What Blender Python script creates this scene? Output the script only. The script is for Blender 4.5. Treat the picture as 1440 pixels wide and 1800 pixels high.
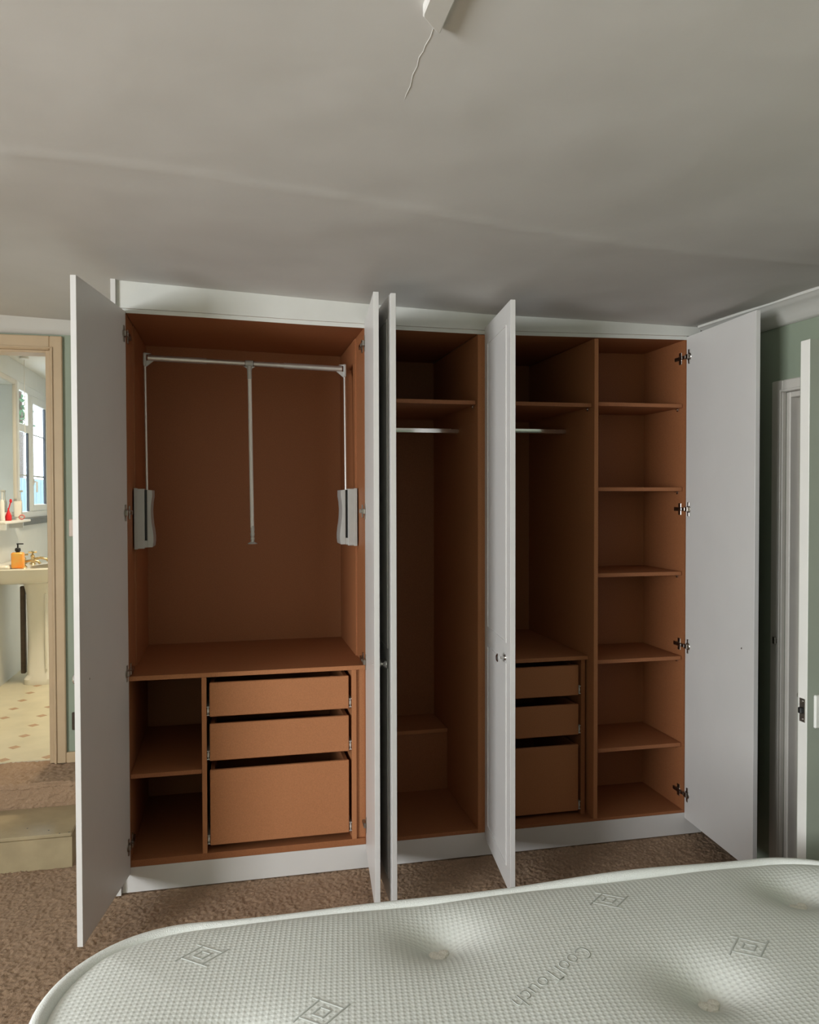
import bpy, bmesh, math, random
import numpy as np
from mathutils import Vector, Matrix
random.seed(4)
for o in list(bpy.data.objects): bpy.data.objects.remove(o)
scene = bpy.context.scene
COL = scene.collection

# ------------------------------------------------------------------ camera
cd = bpy.data.cameras.new('camera'); cam = bpy.data.objects.new('camera', cd); COL.objects.link(cam)
cd.sensor_fit = 'VERTICAL'; cd.sensor_height = 36.0; cd.lens = 1396.35 / 1800 * 36.0
cd.clip_start = 0.02
_F = Vector((0.21916025, 0.9754777, -0.02029861)); _R = Vector((0.97566658, -0.21924845, -0.00219954)); _U = Vector((0.00659604, 0.01932262, 0.99979154))
m = Matrix.Identity(4)
for i in range(3):
    m[i][0] = _R[i]; m[i][1] = _U[i]; m[i][2] = -_F[i]
m[0][3], m[1][3], m[2][3] = 0.3799, -3.1485, 1.5054
cam.matrix_world = m
scene.camera = cam

# ------------------------------------------------------------------ world, lights, exposure
w = bpy.data.worlds.new('sky'); scene.world = w; w.use_nodes = True
wb = w.node_tree.nodes['Background']; wb.inputs['Color'].default_value = (0.86, 0.93, 1.0, 1); wb.inputs['Strength'].default_value = 5.0

def area(name, loc, direction, sx, sy, power, color):
    l = bpy.data.lights.new(name, 'AREA'); l.shape = 'RECTANGLE'; l.size = sx; l.size_y = sy
    l.energy = power; l.color = color
    o = bpy.data.objects.new(name, l); COL.objects.link(o); o.location = loc
    o.rotation_euler = Vector(direction).to_track_quat('-Z', 'Y').to_euler()
    return o
# daylight at the bedroom window (left wall, behind the photographer's left shoulder) and at the bathroom window
area('daylight_left_window', (-3.33, -3.80, 1.42), (1, -0.12, -0.02), 2.0, 1.15, 250, (0.97, 0.985, 1.0))
area('daylight_bathroom_window', (-2.2, 3.5, 3.1), (1, -0.1, -1.05), 1.6, 1.2, 300, (0.97, 0.99, 1.0))
scene.view_settings.view_transform = 'Standard'
scene.view_settings.look = 'None'
scene.view_settings.exposure = 0.0
scene.view_settings.gamma = 1.0
scene.view_settings.use_curve_mapping = False

# ------------------------------------------------------------------ materials
MATS = {}
def mat(name, col, rough=0.5, metal=0.0, noise=0.0, nscale=40.0, bump=0.0, bscale=200.0, spec=0.5, coat=0.0, stretch=None, col2=None, detail=3.0):
    if name in MATS: return MATS[name]
    M = bpy.data.materials.new(name); M.use_nodes = True
    nt = M.node_tree; p = nt.nodes['Principled BSDF']
    p.inputs['Base Color'].default_value = (*col, 1); p.inputs['Roughness'].default_value = rough
    p.inputs['Metallic'].default_value = metal; p.inputs['Specular IOR Level'].default_value = spec
    p.inputs['Coat Weight'].default_value = coat
    tc = nt.nodes.new('ShaderNodeTexCoord'); src = tc.outputs['Object']
    if stretch:
        mp = nt.nodes.new('ShaderNodeMapping'); mp.inputs['Scale'].default_value = stretch
        nt.links.new(src, mp.inputs['Vector']); src = mp.outputs['Vector']
    if noise > 0:
        n = nt.nodes.new('ShaderNodeTexNoise'); n.inputs['Scale'].default_value = nscale; n.inputs['Detail'].default_value = detail
        nt.links.new(src, n.inputs['Vector'])
        r = nt.nodes.new('ShaderNodeValToRGB')
        c2 = col2 if col2 else tuple(c * (1 - noise) for c in col)
        c1 = tuple(min(1, c * (1 + noise * .6)) for c in col)
        r.color_ramp.elements[0].color = (*c2, 1); r.color_ramp.elements[1].color = (*c1, 1)
        r.color_ramp.elements[0].position = .3; r.color_ramp.elements[1].position = .7
        nt.links.new(n.outputs['Fac'], r.inputs['Fac']); nt.links.new(r.outputs['Color'], p.inputs['Base Color'])
    if bump > 0:
        n2 = nt.nodes.new('ShaderNodeTexNoise'); n2.inputs['Scale'].default_value = bscale; n2.inputs['Detail'].default_value = 4
        nt.links.new(src, n2.inputs['Vector'])
        b = nt.nodes.new('ShaderNodeBump'); b.inputs['Strength'].default_value = bump; b.inputs['Distance'].default_value = .01
        nt.links.new(n2.outputs['Fac'], b.inputs['Height']); nt.links.new(b.outputs['Normal'], p.inputs['Normal'])
    MATS[name] = M
    return M
M_WHITE = mat('white_satin_lacquer', (0.70, 0.685, 0.665), 0.38, noise=.02, nscale=6, spec=.4)
M_FASCIA = mat('white_painted_board', (0.70, 0.70, 0.66), 0.5, noise=.03, nscale=8, bump=.03, bscale=60)
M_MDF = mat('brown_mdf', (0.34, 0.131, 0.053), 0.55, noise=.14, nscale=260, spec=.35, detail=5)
M_MDFE = mat('brown_mdf_edge_lit_front', (0.45, 0.19, 0.083), 0.65, noise=.12, nscale=300, spec=.25, detail=5)  # edge brown, made lighter to put the light on drawer fronts into colour
M_CEIL = mat('ceiling_plaster', (0.62, 0.61, 0.585), 0.75, noise=.03, nscale=5, bump=.06, bscale=22, spec=.25)
M_GREEN = mat('sage_green_paint', (0.285, 0.335, 0.255), 0.6, noise=.05, nscale=5, bump=.04, bscale=70)
M_COVE = mat('white_coving_paint', (0.66, 0.65, 0.61), 0.6, bump=.03, bscale=40)
M_CREAM = mat('cream_gloss_paint', (0.55, 0.41, 0.26), 0.35, noise=.05, nscale=9, bump=.03, bscale=50)
M_FRAME = mat('offwhite_gloss_paint', (0.60, 0.57, 0.52), 0.35, noise=.04, nscale=9, bump=.03, bscale=50)
M_LEAF = mat('white_door_paint', (0.70, 0.69, 0.65), 0.35, noise=.03, nscale=9, bump=.02, bscale=40)
M_STEP = mat('worn_cream_step_paint', (0.40, 0.325, 0.20), 0.22, noise=.12, nscale=12, bump=.06, bscale=30)
M_CHROME = mat('chrome', (0.80, 0.80, 0.80), 0.12, 1.0)
M_STEEL = mat('nickel_hinge_steel', (0.42, 0.39, 0.35), 0.28, 1.0, noise=.1, nscale=90)
M_SILV = mat('silver_grey_plastic', (0.46, 0.46, 0.44), 0.42, 0.15, noise=.03, nscale=30)
M_TUBE = mat('satin_silver_tube', (0.62, 0.60, 0.57), 0.34, .75, noise=.03, nscale=30)
M_BLACK = mat('black_plastic', (0.012, 0.012, 0.012), 0.4, noise=.1, nscale=50)
M_PLASTIC = mat('white_plastic', (0.72, 0.71, 0.68), 0.35, noise=.02, nscale=20)
M_PINKPL = mat('aged_white_switch_plastic', (0.66, 0.55, 0.47), 0.4, noise=.04, nscale=60)
M_BROWNPL = mat('brown_plastic_plate', (0.055, 0.035, 0.022), 0.4, noise=.1, nscale=60)
M_CERAM = mat('cream_ceramic', (0.80, 0.77, 0.69), 0.12, noise=.02, nscale=5)
M_BWALL = mat('bathroom_white_paint', (0.68, 0.69, 0.67), 0.5, noise=.03, nscale=5)
M_BCEIL = mat('bathroom_ceiling_paint', (0.72, 0.71, 0.66), 0.6, noise=.02, nscale=5)
M_VINYL = mat('cream_vinyl', (0.66, 0.60, 0.44), 0.35, noise=.06, nscale=7, col2=(0.60, 0.55, 0.40))
M_DIAM = mat('terracotta_inset', (0.47, 0.30, 0.18), 0.4, noise=.15, nscale=60)
M_BRASS = mat('aged_brass', (0.62, 0.47, 0.25), 0.25, 1.0, noise=.1, nscale=60)
M_UPVC = mat('white_upvc', (0.72, 0.74, 0.74), 0.3, noise=.02, nscale=20)
M_GASKET = mat('dark_gasket', (0.03, 0.035, 0.045), 0.6, noise=.1, nscale=60)
M_SLATE = mat('slate_grey_tile', (0.085, 0.095, 0.10), 0.35, noise=.25, nscale=60, stretch=(1, .2, 1))
M_COPPER = mat('dull_pipe', (0.10, 0.07, 0.05), 0.5, .3, noise=.2, nscale=40)
M_RED = mat('red_plastic', (0.62, 0.012, 0.018), 0.3, noise=.05, nscale=40)
M_ORANGE = mat('orange_soap', (0.78, 0.22, 0.02), 0.2, noise=.5, nscale=14, col2=(0.85, 0.5, 0.12))
M_LBLUE = mat('pale_blue_fence_paint', (0.07, 0.14, 0.17), 0.6, noise=.1, nscale=10)
M_SAGEDOOR = mat('grey_sage_door_paint', (0.30, 0.325, 0.275), 0.5, noise=.04, nscale=9, bump=.02, bscale=40)
M_HALL = mat('hall_plaster', (0.24, 0.21, 0.195), 0.7, noise=.03, nscale=5)
M_BARK = mat('bark', (0.10, 0.07, 0.05), 0.8, noise=.3, nscale=30)
M_LEAFG = mat('leaf_green', (0.05, 0.12, 0.05), 0.6, noise=.3, nscale=30)

def clear_glass(name, tint, rough, frost=0.0):
    M = bpy.data.materials.new(name); M.use_nodes = True; nt = M.node_tree
    nt.nodes.remove(nt.nodes['Principled BSDF']); out = nt.nodes['Material Output']
    tr = nt.nodes.new('ShaderNodeBsdfTransparent'); tr.inputs['Color'].default_value = (*tint, 1)
    gl = nt.nodes.new('ShaderNodeBsdfGlossy'); gl.inputs['Roughness'].default_value = rough
    mx = nt.nodes.new('ShaderNodeMixShader')
    last = tr
    if frost > 0:
        tl = nt.nodes.new('ShaderNodeBsdfTranslucent'); tl.inputs['Color'].default_value = (*tint, 1)
        tc = nt.nodes.new('ShaderNodeTexCoord'); wv = nt.nodes.new('ShaderNodeTexWave'); wv.bands_direction = 'Y'
        wv.inputs['Scale'].default_value = 9; wv.inputs['Distortion'].default_value = 2
        nt.links.new(tc.outputs['Object'], wv.inputs['Vector'])
        mr = nt.nodes.new('ShaderNodeMapRange'); mr.inputs['To Min'].default_value = frost * .6; mr.inputs['To Max'].default_value = min(1, frost * 1.3)
        nt.links.new(wv.outputs['Fac'], mr.inputs['Value'])
        m0 = nt.nodes.new('ShaderNodeMixShader'); nt.links.new(mr.outputs['Result'], m0.inputs['Fac'])
        nt.links.new(tr.outputs[0], m0.inputs[1]); nt.links.new(tl.outputs[0], m0.inputs[2]); last = m0
    mx.inputs['Fac'].default_value = .10; nt.links.new(last.outputs[0], mx.inputs[1]); nt.links.new(gl.outputs[0], mx.inputs[2])
    nt.links.new(mx.outputs[0], out.inputs['Surface'])
    return M
M_GLASS = clear_glass('clear_glass', (0.95, 0.97, 0.97), 0.03)
M_FROST = clear_glass('ribbed_glass', (0.93, 0.97, 0.99), 0.1, .012)
M_MIRROR = mat('mirror_silver', (0.82, 0.86, 0.86), 0.03, 1.0)

def carpet_material():
    M = bpy.data.materials.new('beige_brown_carpet'); M.use_nodes = True; nt = M.node_tree
    p = nt.nodes['Principled BSDF']; p.inputs['Roughness'].default_value = .95; p.inputs['Specular IOR Level'].default_value = .1
    p.inputs['Sheen Weight'].default_value = .08; p.inputs['Sheen Roughness'].default_value = .6
    tc = nt.nodes.new('ShaderNodeTexCoord')
    n1 = nt.nodes.new('ShaderNodeTexNoise'); n1.inputs['Scale'].default_value = 9; n1.inputs['Detail'].default_value = 4
    n2 = nt.nodes.new('ShaderNodeTexNoise'); n2.inputs['Scale'].default_value = 330; n2.inputs['Detail'].default_value = 4
    for n in (n1, n2): nt.links.new(tc.outputs['Object'], n.inputs['Vector'])
    r = nt.nodes.new('ShaderNodeValToRGB')
    r.color_ramp.elements[0].position = .3; r.color_ramp.elements[0].color = (0.27, 0.175, 0.108, 1)
    r.color_ramp.elements[1].position = .68; r.color_ramp.elements[1].color = (0.44, 0.30, 0.195, 1)
    mx = nt.nodes.new('ShaderNodeMix'); mx.data_type = 'FLOAT'; mx.inputs['Factor'].default_value = .25
    nt.links.new(n2.outputs['Fac'], mx.inputs['A']); nt.links.new(n1.outputs['Fac'], mx.inputs['B'])
    nt.links.new(mx.outputs['Result'], r.inputs['Fac']); nt.links.new(r.outputs['Color'], p.inputs['Base Color'])
    b = nt.nodes.new('ShaderNodeBump'); b.inputs['Strength'].default_value = .5; b.inputs['Distance'].default_value = .004
    nt.links.new(n2.outputs['Fac'], b.inputs['Height']); nt.links.new(b.outputs['Normal'], p.inputs['Normal'])
    return M
M_CARPET = carpet_material()

def mattress_material():
    M = bpy.data.materials.new('dimpled_knit_ticking'); M.use_nodes = True; nt = M.node_tree
    p = nt.nodes['Principled BSDF']; p.inputs['Roughness'].default_value = .85; p.inputs['Specular IOR Level'].default_value = .2
    p.inputs['Base Color'].default_value = (0.74, 0.762, 0.72, 1)
    tc = nt.nodes.new('ShaderNodeTexCoord'); mp = nt.nodes.new('ShaderNodeMapping')
    mp.inputs['Rotation'].default_value = (0, 0, math.radians(8)); k = 2 * math.pi / .0205
    nt.links.new(tc.outputs['Object'], mp.inputs['Vector'])
    sx = nt.nodes.new('ShaderNodeSeparateXYZ'); nt.links.new(mp.outputs['Vector'], sx.inputs['Vector'])
    def op(kind, a, b=None):
        n = nt.nodes.new('ShaderNodeMath'); n.operation = kind
        for i, v in enumerate((a, b)):
            if v is None: continue
            if isinstance(v, (int, float)): n.inputs[i].default_value = v
            else: nt.links.new(v, n.inputs[i])
        return n.outputs[0]
    a = op('SINE', op('MULTIPLY', op('ADD', sx.outputs['X'], sx.outputs['Y']), k))
    b = op('SINE', op('MULTIPLY', op('SUBTRACT', sx.outputs['X'], sx.outputs['Y']), k))
    h = op('MAXIMUM', op('MULTIPLY', a, b), -0.25)
    nz = nt.nodes.new('ShaderNodeTexNoise'); nz.inputs['Scale'].default_value = 900
    nt.links.new(tc.outputs['Object'], nz.inputs['Vector'])
    h2 = op('ADD', h, op('MULTIPLY', nz.outputs['Fac'], .5))
    bp = nt.nodes.new('ShaderNodeBump'); bp.inputs['Strength'].default_value = .36; bp.inputs['Distance'].default_value = .0016
    nt.links.new(h2, bp.inputs['Height']); nt.links.new(bp.outputs['Normal'], p.inputs['Normal'])
    return M
M_TICK = mattress_material()
M_TAPE = mat('white_edge_tape', (0.84, 0.86, 0.83), 0.8, noise=.06, nscale=400, bump=.3, bscale=500)
M_EMB = mat('embossed_knit_shaded', (0.50, 0.52, 0.49), 0.85, noise=.05, nscale=300)  # darker than the ticking: shading of the relief is put into the colour
M_FELT = mat('cream_felt_tuft', (0.86, 0.84, 0.76), 0.9, noise=.08, nscale=200, bump=.4, bscale=300)
M_DIVAN = mat('grey_divan_fabric', (0.42, 0.42, 0.41), 0.9, noise=.1, nscale=300, bump=.3, bscale=400)

# ------------------------------------------------------------------ mesh helpers
def bx(bm, x0, x1, y0, y1, z0, z1, rot=None):
    v = [bm.verts.new((x, y, z)) for x in (x0, x1) for y in (y0, y1) for z in (z0, z1)]
    for f in ((0, 1, 3, 2), (4, 6, 7, 5), (0, 4, 5, 1), (2, 3, 7, 6), (0, 2, 6, 4), (1, 5, 7, 3)):
        bm.faces.new([v[i] for i in f])
    return v
def obox(bm, O, ex, ey, ez, a0, a1, b0, b1, c0, c1):
    """box in an oriented frame"""
    v = [bm.verts.new(O + ex * a + ey * b + ez * c) for a in (a0, a1) for b in (b0, b1) for c in (c0, c1)]
    for f in ((0, 1, 3, 2), (4, 6, 7, 5), (0, 4, 5, 1), (2, 3, 7, 6), (0, 2, 6, 4), (1, 5, 7, 3)):
        bm.faces.new([v[i] for i in f])
    return v
def tube(bm, pts, r, n=12, cap=True, sx=1.0):
    pts = [Vector(p) for p in pts]; rings = []
    rr = r if isinstance(r, (list, tuple)) else [r] * len(pts)
    for i, p in enumerate(pts):
        d = (pts[min(i + 1, len(pts) - 1)] - pts[max(i - 1, 0)]).normalized()
        up = Vector((0, 0, 1)) if abs(d.z) < .9 else Vector((1, 0, 0))
        a = d.cross(up).normalized(); b = a.cross(d).normalized()
        rings.append([bm.verts.new(p + (a * math.cos(t) * sx + b * math.sin(t)) * rr[i]) for t in [2 * math.pi * k / n for k in range(n)]])
    for i in range(len(rings) - 1):
        for k in range(n):
            bm.faces.new((rings[i][k], rings[i][(k + 1) % n], rings[i + 1][(k + 1) % n], rings[i + 1][k]))
    if cap:
        bm.faces.new(rings[0][::-1]); bm.faces.new(rings[-1])
def lathe(bm, c, prof, n=20, ax=(0, 0, 1)):
    ax = Vector(ax).normalized(); c = Vector(c)
    up = Vector((0, 0, 1)) if abs(ax.z) < .9 else Vector((1, 0, 0))
    a = ax.cross(up).normalized(); b = ax.cross(a).normalized(); rings = []
    for r, h in prof:
        rings.append([bm.verts.new(c + ax * h + (a * math.cos(t) + b * math.sin(t)) * max(r, 1e-4)) for t in [2 * math.pi * k / n for k in range(n)]])
    for i in range(len(rings) - 1):
        for k in range(n):
            bm.faces.new((rings[i][k], rings[i][(k + 1) % n], rings[i + 1][(k + 1) % n], rings[i + 1][k]))
    bm.faces.new(rings[0][::-1]); bm.faces.new(rings[-1])
def prism(bm, poly, fn, h0, h1):
    """extrude a 2D polygon: fn(a, b, h) -> point"""
    lo = [bm.verts.new(fn(a, b, h0)) for a, b in poly]; hi = [bm.verts.new(fn(a, b, h1)) for a, b in poly]
    bm.faces.new(lo[::-1]); bm.faces.new(hi)
    n = len(poly)
    for i in range(n): bm.faces.new((lo[i], lo[(i + 1) % n], hi[(i + 1) % n], hi[i]))
def finish(name, bm, material, parent=None, bevel=0.0, smooth=False, seg=1):
    if bevel > 0:
        bmesh.ops.recalc_face_normals(bm, faces=bm.faces)
        es = [e for e in bm.edges if len(e.link_faces) == 2 and e.calc_face_angle(0) > .6]
        bmesh.ops.bevel(bm, geom=es, offset=bevel, segments=seg, affect='EDGES', profile=.7, clamp_overlap=True)
    bmesh.ops.recalc_face_normals(bm, faces=bm.faces)
    me = bpy.data.meshes.new(name)
    if parent is not None:
        q = parent
        off = Vector((0, 0, 0))
        while q is not None:
            off += q.location; q = q.parent
        bmesh.ops.translate(bm, verts=bm.verts, vec=-off)
    bm.to_mesh(me); bm.free()
    me.materials.append(material)
    o = bpy.data.objects.new(name, me); COL.objects.link(o)
    if parent is not None: o.parent = parent
    if smooth:
        for p in me.polygons: p.use_smooth = True
        try: me.set_sharp_from_angle(angle=math.radians(40))
        except Exception: pass
    return o
def B(name, boxes, material, parent=None, bevel=0.0, smooth=False):
    bm = bmesh.new()
    for b in boxes: bx(bm, *b)
    return finish(name, bm, material, parent, bevel, smooth)
def thing(name, label, cat, loc=(0, 0, 0), group=None):
    o = bpy.data.objects.new(name, None); COL.objects.link(o); o.location = loc; o.empty_display_size = .05
    o['label'] = label; o['category'] = cat
    if group: o['group'] = group
    return o
def tag(o, label, cat, group=None):
    o['label'] = label; o['category'] = cat
    if group: o['group'] = group
    return o
def struct(o, label=None, cat=None):
    o['kind'] = 'structure'
    if label: o['label'] = label
    if cat: o['category'] = cat
    return o

# value noise for relief
def vnoise(X, Y, seed):
    rng = np.random.RandomState(seed); T = rng.rand(256, 256)
    xi = np.floor(X).astype(int); yi = np.floor(Y).astype(int); fx = X - xi; fy = Y - yi
    fx = fx * fx * (3 - 2 * fx); fy = fy * fy * (3 - 2 * fy)
    g = lambda a, b: T[a % 256, b % 256]
    return (g(xi, yi) * (1 - fx) * (1 - fy) + g(xi + 1, yi) * fx * (1 - fy) + g(xi, yi + 1) * (1 - fx) * fy + g(xi + 1, yi + 1) * fx * fy) - .5
def grid_mesh(name, xs, ys, Z, material, parent=None, smooth=True, flip=False):
    nx, ny = len(xs), len(ys); X, Y = np.meshgrid(xs, ys, indexing='ij')
    V = np.stack([X.ravel(), Y.ravel(), Z.ravel()], 1)
    i, j = np.meshgrid(np.arange(nx - 1), np.arange(ny - 1), indexing='ij'); a = (i * ny + j).ravel()
    Fq = np.stack([a, a + ny, a + ny + 1, a + 1], 1)
    if flip: Fq = Fq[:, ::-1]
    me = bpy.data.meshes.new(name); me.vertices.add(len(V)); me.vertices.foreach_set('co', V.ravel())
    me.loops.add(Fq.size); me.loops.foreach_set('vertex_index', Fq.ravel().astype(np.int32))
    me.polygons.add(len(Fq)); me.polygons.foreach_set('loop_start', (np.arange(len(Fq)) * 4).astype(np.int32))
    me.update(calc_edges=True); me.validate()
    me.materials.append(material)
    if smooth: me.polygons.foreach_set('use_smooth', np.ones(len(Fq), bool))
    o = bpy.data.objects.new(name, me); COL.objects.link(o)
    if parent: o.parent = parent
    return o

# ================================================================== ROOM SHELL
XL, YF, YB = -3.40, -5.60, 0.857         # left wall, wall behind the camera, back wall
def ceil_z(x):
    return np.interp(x, [-3.5, -.65, -.02, .37, .86, 1.4, 1.9, 2.33, 2.9], [2.335, 2.33, 2.311, 2.294, 2.272, 2.254, 2.250, 2.244, 2.242])
def wall_x(y): return 2.482 - .061 * y     # the right wall runs a few degrees out of square

floor = struct(B('floor', [(XL - .1, 2.95, YF - .1, YB + .1, -.16, -.014)], M_CARPET))
def carpet(name, x0, x1, y0, y1, step, z, amp, parent):
    xs = np.arange(x0, x1 + step * .5, step); ys = np.arange(y0, y1 + step * .5, step); X, Y = np.meshgrid(xs, ys, indexing='ij')
    h = vnoise(X / .022, Y / .022, 1) * .30 + vnoise(X / .0095, Y / .0095, 2) * .5 + vnoise(X / .09 + Y / .2, Y / .06, 3) * .22
    h = h + np.random.RandomState(8).randn(*X.shape) * .24
    return grid_mesh(name, xs, ys, z + amp * h, M_CARPET, parent)
c1 = carpet('carpet_pile', -.95, 2.46, -1.70, .30, .0048, -.004, .0075, floor); c1['kind'] = 'stuff'
rest = bmesh.new()
for b in ((XL, -.95, YF, .30), (-.95, 2.46, YF, -1.70), (2.46, 2.90, YF, .30), (XL, 2.5, .30, YB)):
    bx(rest, b[0], b[1], b[2], b[3], -.013, -.004)
finish('carpet_edge', rest, M_CARPET, floor)

# ceiling: out-of-level plaster with board joints and lumps, as relief
xs = np.arange(XL - .1, 2.96, .024); ys = np.arange(YF - .1, YB + .11, .024); X, Y = np.meshgrid(xs, ys, indexing='ij')
seam_y = np.interp(xs, [-.14, .24, .52, .815, 1.18, 1.72, 2.2], [-1.118, -1.124, -1.104, -1.082, -1.031, -.967, -.949])[:, None]
d = Y - seam_y
relief = -.0016 * np.exp(-(d / .022) ** 2) * (X > -.15) - .0022 * np.exp(-np.clip(d, 0, 9) / .16) * (d > 0) * (X > -.15)
relief += .010 * vnoise(X / .55, Y / .45, 5) + .0035 * vnoise(X / .16, Y / .16, 6) + .0005 * vnoise(X / .05, Y / .05, 7)
relief *= np.clip((-.03 - Y) / .15, 0, 1)
Zc = ceil_z(xs)[:, None] + relief
ceiling = struct(grid_mesh('ceiling', xs, ys, Zc, M_CEIL, flip=True))
B('ceiling_slab', [(XL - .1, 2.95, YF - .1, YB + .1, 2.37, 2.45)], M_CEIL, ceiling)
# hairline crack (raised filler line)
bm = bmesh.new()
pts = [(.712, -1.858), (.7135, -1.835), (.711, -1.806), (.712, -1.79), (.709, -1.769), (.7125, -1.74), (.711, -1.712), (.7155, -1.67), (.7145, -1.64), (.716, -1.612)]
tube(bm, [(x, y, float(ceil_z(x)) + .0004 + float(np.interp(y, ys, relief[int((x - xs[0]) / .024)]))) for x, y in pts], [.0013] * 9 + [.0007], 6)
finish('plaster_crack', bm, M_CEIL, ceiling)

# back wall with the bathroom doorway
DX0, DX1, DZ0, DZ1 = -1.10, -.441, .248, 2.188
struct(B('wall_back', [(XL - .1, DX0, YB, YB + .1, -.1, 2.45), (DX1, 2.95, YB, YB + .1, -.1, 2.45), (DX0, DX1, YB, YB + .1, DZ1, 2.45), (DX0, DX1, YB, YB + .1, -.1, DZ0 - .03)], M_GREEN))
# coving above it
bm = bmesh.new()
prof = [(0, 2.262), (0, 2.45), (-.11, 2.45)] 
prof = [(0.0, 2.262), (-.012, 2.264), (-.03, 2.285), (-.055, 2.315), (-.085, 2.34), (-.10, 2.352), (-.10, 2.40), (0.0, 2.40)]
prism(bm, prof, lambda a, b, h: Vector((h, YB + a, b)), XL, 0.0)
struct(finish('trim_1', bm, M_COVE, smooth=True), 'white plaster coving above the bathroom doorway', 'coving')
# left and rear walls with window openings
WL = (-4.85, -2.75, .82, 2.02)
struct(B('wall_left', [(XL - .1, XL, YF - .1, WL[0], -.1, 2.45), (XL - .1, XL, WL[1], YB + .1, -.1, 2.45), (XL - .1, XL, WL[0], WL[1], -.1, WL[2]), (XL - .1, XL, WL[0], WL[1], WL[3], 2.45)], M_GREEN))
struct(B('wall_front', [(XL - .1, 2.95, YF - .1, YF, -.1, 2.45)], M_GREEN))
def bars(along, plane, a0, a1, z0, z1, t=.05, dep=.06):
    r = []
    mid = (a0 + a1) / 2
    for (p0, p1, q0, q1) in ((a0, a0 + t, z0, z1), (a1 - t, a1, z0, z1), (a0 + t, a1 - t, z0, z0 + t), (a0 + t, a1 - t, z1 - t, z1), (mid - t / 2, mid + t / 2, z0 + t, z1 - t)):
        r.append((plane, plane + dep, p0, p1, q0, q1) if along == 'y' else (p0, p1, plane, plane + dep, q0, q1))
    return r
w2 = struct(B('window_2', bars('y', XL - .08, *WL), M_UPVC, bevel=.004)); B('pane', [(XL - .055, XL - .05, WL[0], WL[1], WL[2], WL[3])], M_GLASS, w2)

# right wall (slightly out of square) with a doorway
ang = math.atan(.061); RX = Vector((math.cos(ang), math.sin(ang), 0)); RY = Vector((-math.sin(ang), math.cos(ang), 0)); RZ = Vector((0, 0, 1)); RO = Vector((2.482, 0, 0))
RY = Vector((-.061, 1, 0)).normalized(); RX = Vector((1, .061, 0)).normalized()
def RB(name, boxes, material, parent=None, bevel=0.0, smooth=False):
    bm = bmesh.new()
    for b in boxes: obox(bm, RO, RX, RY, RZ, *b)
    return finish(name, bm, material, parent, bevel, smooth)
J0, J1, JZ = -1.30, -.425, 1.908          # opening along the wall, its head height
struct(RB('wall_right', [(0, .1, J1, 1.0, -.1, 2.45), (0, .1, YF - .1, J0, -.1, 2.45), (0, .1, J0, J1, JZ, 2.45)], M_GREEN))
bm = bmesh.new()
prof = [(0.0, 2.170), (-.010, 2.170), (-.022, 2.176), (-.036, 2.190), (-.058, 2.208), (-.082, 2.220), (-.098, 2.226), (-.104, 2.232), (-.112, 2.234), (-.112, 2.32), (0.0, 2.32)]
prism(bm, prof, lambda a, b, h: RO + RX * a + RY * h + RZ * b, YF, -.022)
struct(finish('trim_2', bm, M_COVE, smooth=True), 'white moulded plaster coving along the right wall', 'coving')
dr = struct(RB('door_2', [(-.018, .12, J1, J1 + .060, 0, JZ + .048), (-.018, .12, J0 - .06, J0, 0, JZ + .048), (-.018, .12, J0, J1, JZ, JZ + .048)], M_FRAME, bevel=.004), 'off-white door frame with an open white door at the right edge', 'door')
RB('architrave_bead', [(-.026, -.018, J1 + .002, J1 + .012, 0, JZ + .010), (-.026, -.018, J0, J1 + .002, JZ + .0, JZ + .010)], M_FRAME, dr, bevel=.002)
RB('door_lining', [(0, .11, J1 - .022, J1, 0, JZ), (0, .11, J0, J1 - .022, JZ - .022, JZ)], M_FRAME, dr, bevel=.003)
RB('door_stop', [(.045, .11, J1 - .036, J1 - .022, 0, JZ - .022), (.045, .11, J0, J1 - .036, JZ - .036, JZ - .022)], M_FRAME, dr, bevel=.002)
RB('hook', [(-.034, -.018, J1 + .010, J1 + .022, .925, .932), (-.038, -.034, J1 + .008, J1 + .024, .918, .945)], M_STEEL, dr, bevel=.001)
# the leaf: stands straight out into the room, hinged on the near jamb
LX0, LX1, LY0, LY1, LZ = 1.853, 2.545, -1.352, -1.317, 1.912
lf = B('door_leaf', [(LX0, LX1, LY0, LY1, .022, LZ)], M_LEAF, dr, bevel=.0015)
lf['label'] = 'white door leaf standing open, seen edge on'
B('door_face', [(LX0 + .0006, LX1, LY0 - .0012, LY0 + .0005, .0225, LZ - .0006)], M_SAGEDOOR, dr); B('door_face', [(LX0 + .0006, LX1, LY1 - .0005, LY1 + .0012, .0225, LZ - .0006)], M_SAGEDOOR, dr)
bm = bmesh.new(); bx(bm, LX0 - .0015, LX0 + .002, -1.3455, -1.3245, .905, .967); finish('latch_plate', bm, M_STEEL, dr, bevel=.0005)
bm = bmesh.new(); bx(bm, LX0 - .011, LX0, -1.341, -1.329, .928, .944); finish('latch_bolt', bm, M_BLACK, dr, bevel=.002)
bm = bmesh.new()
for z in (.912, .960): lathe(bm, (LX0 - .0015, -1.335, z), [(.0035, 0), (.0032, .001), (.001, .0014)], 10, (-1, 0, 0))
finish('latch_screw', bm, M_CHROME, dr, smooth=True)
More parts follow.
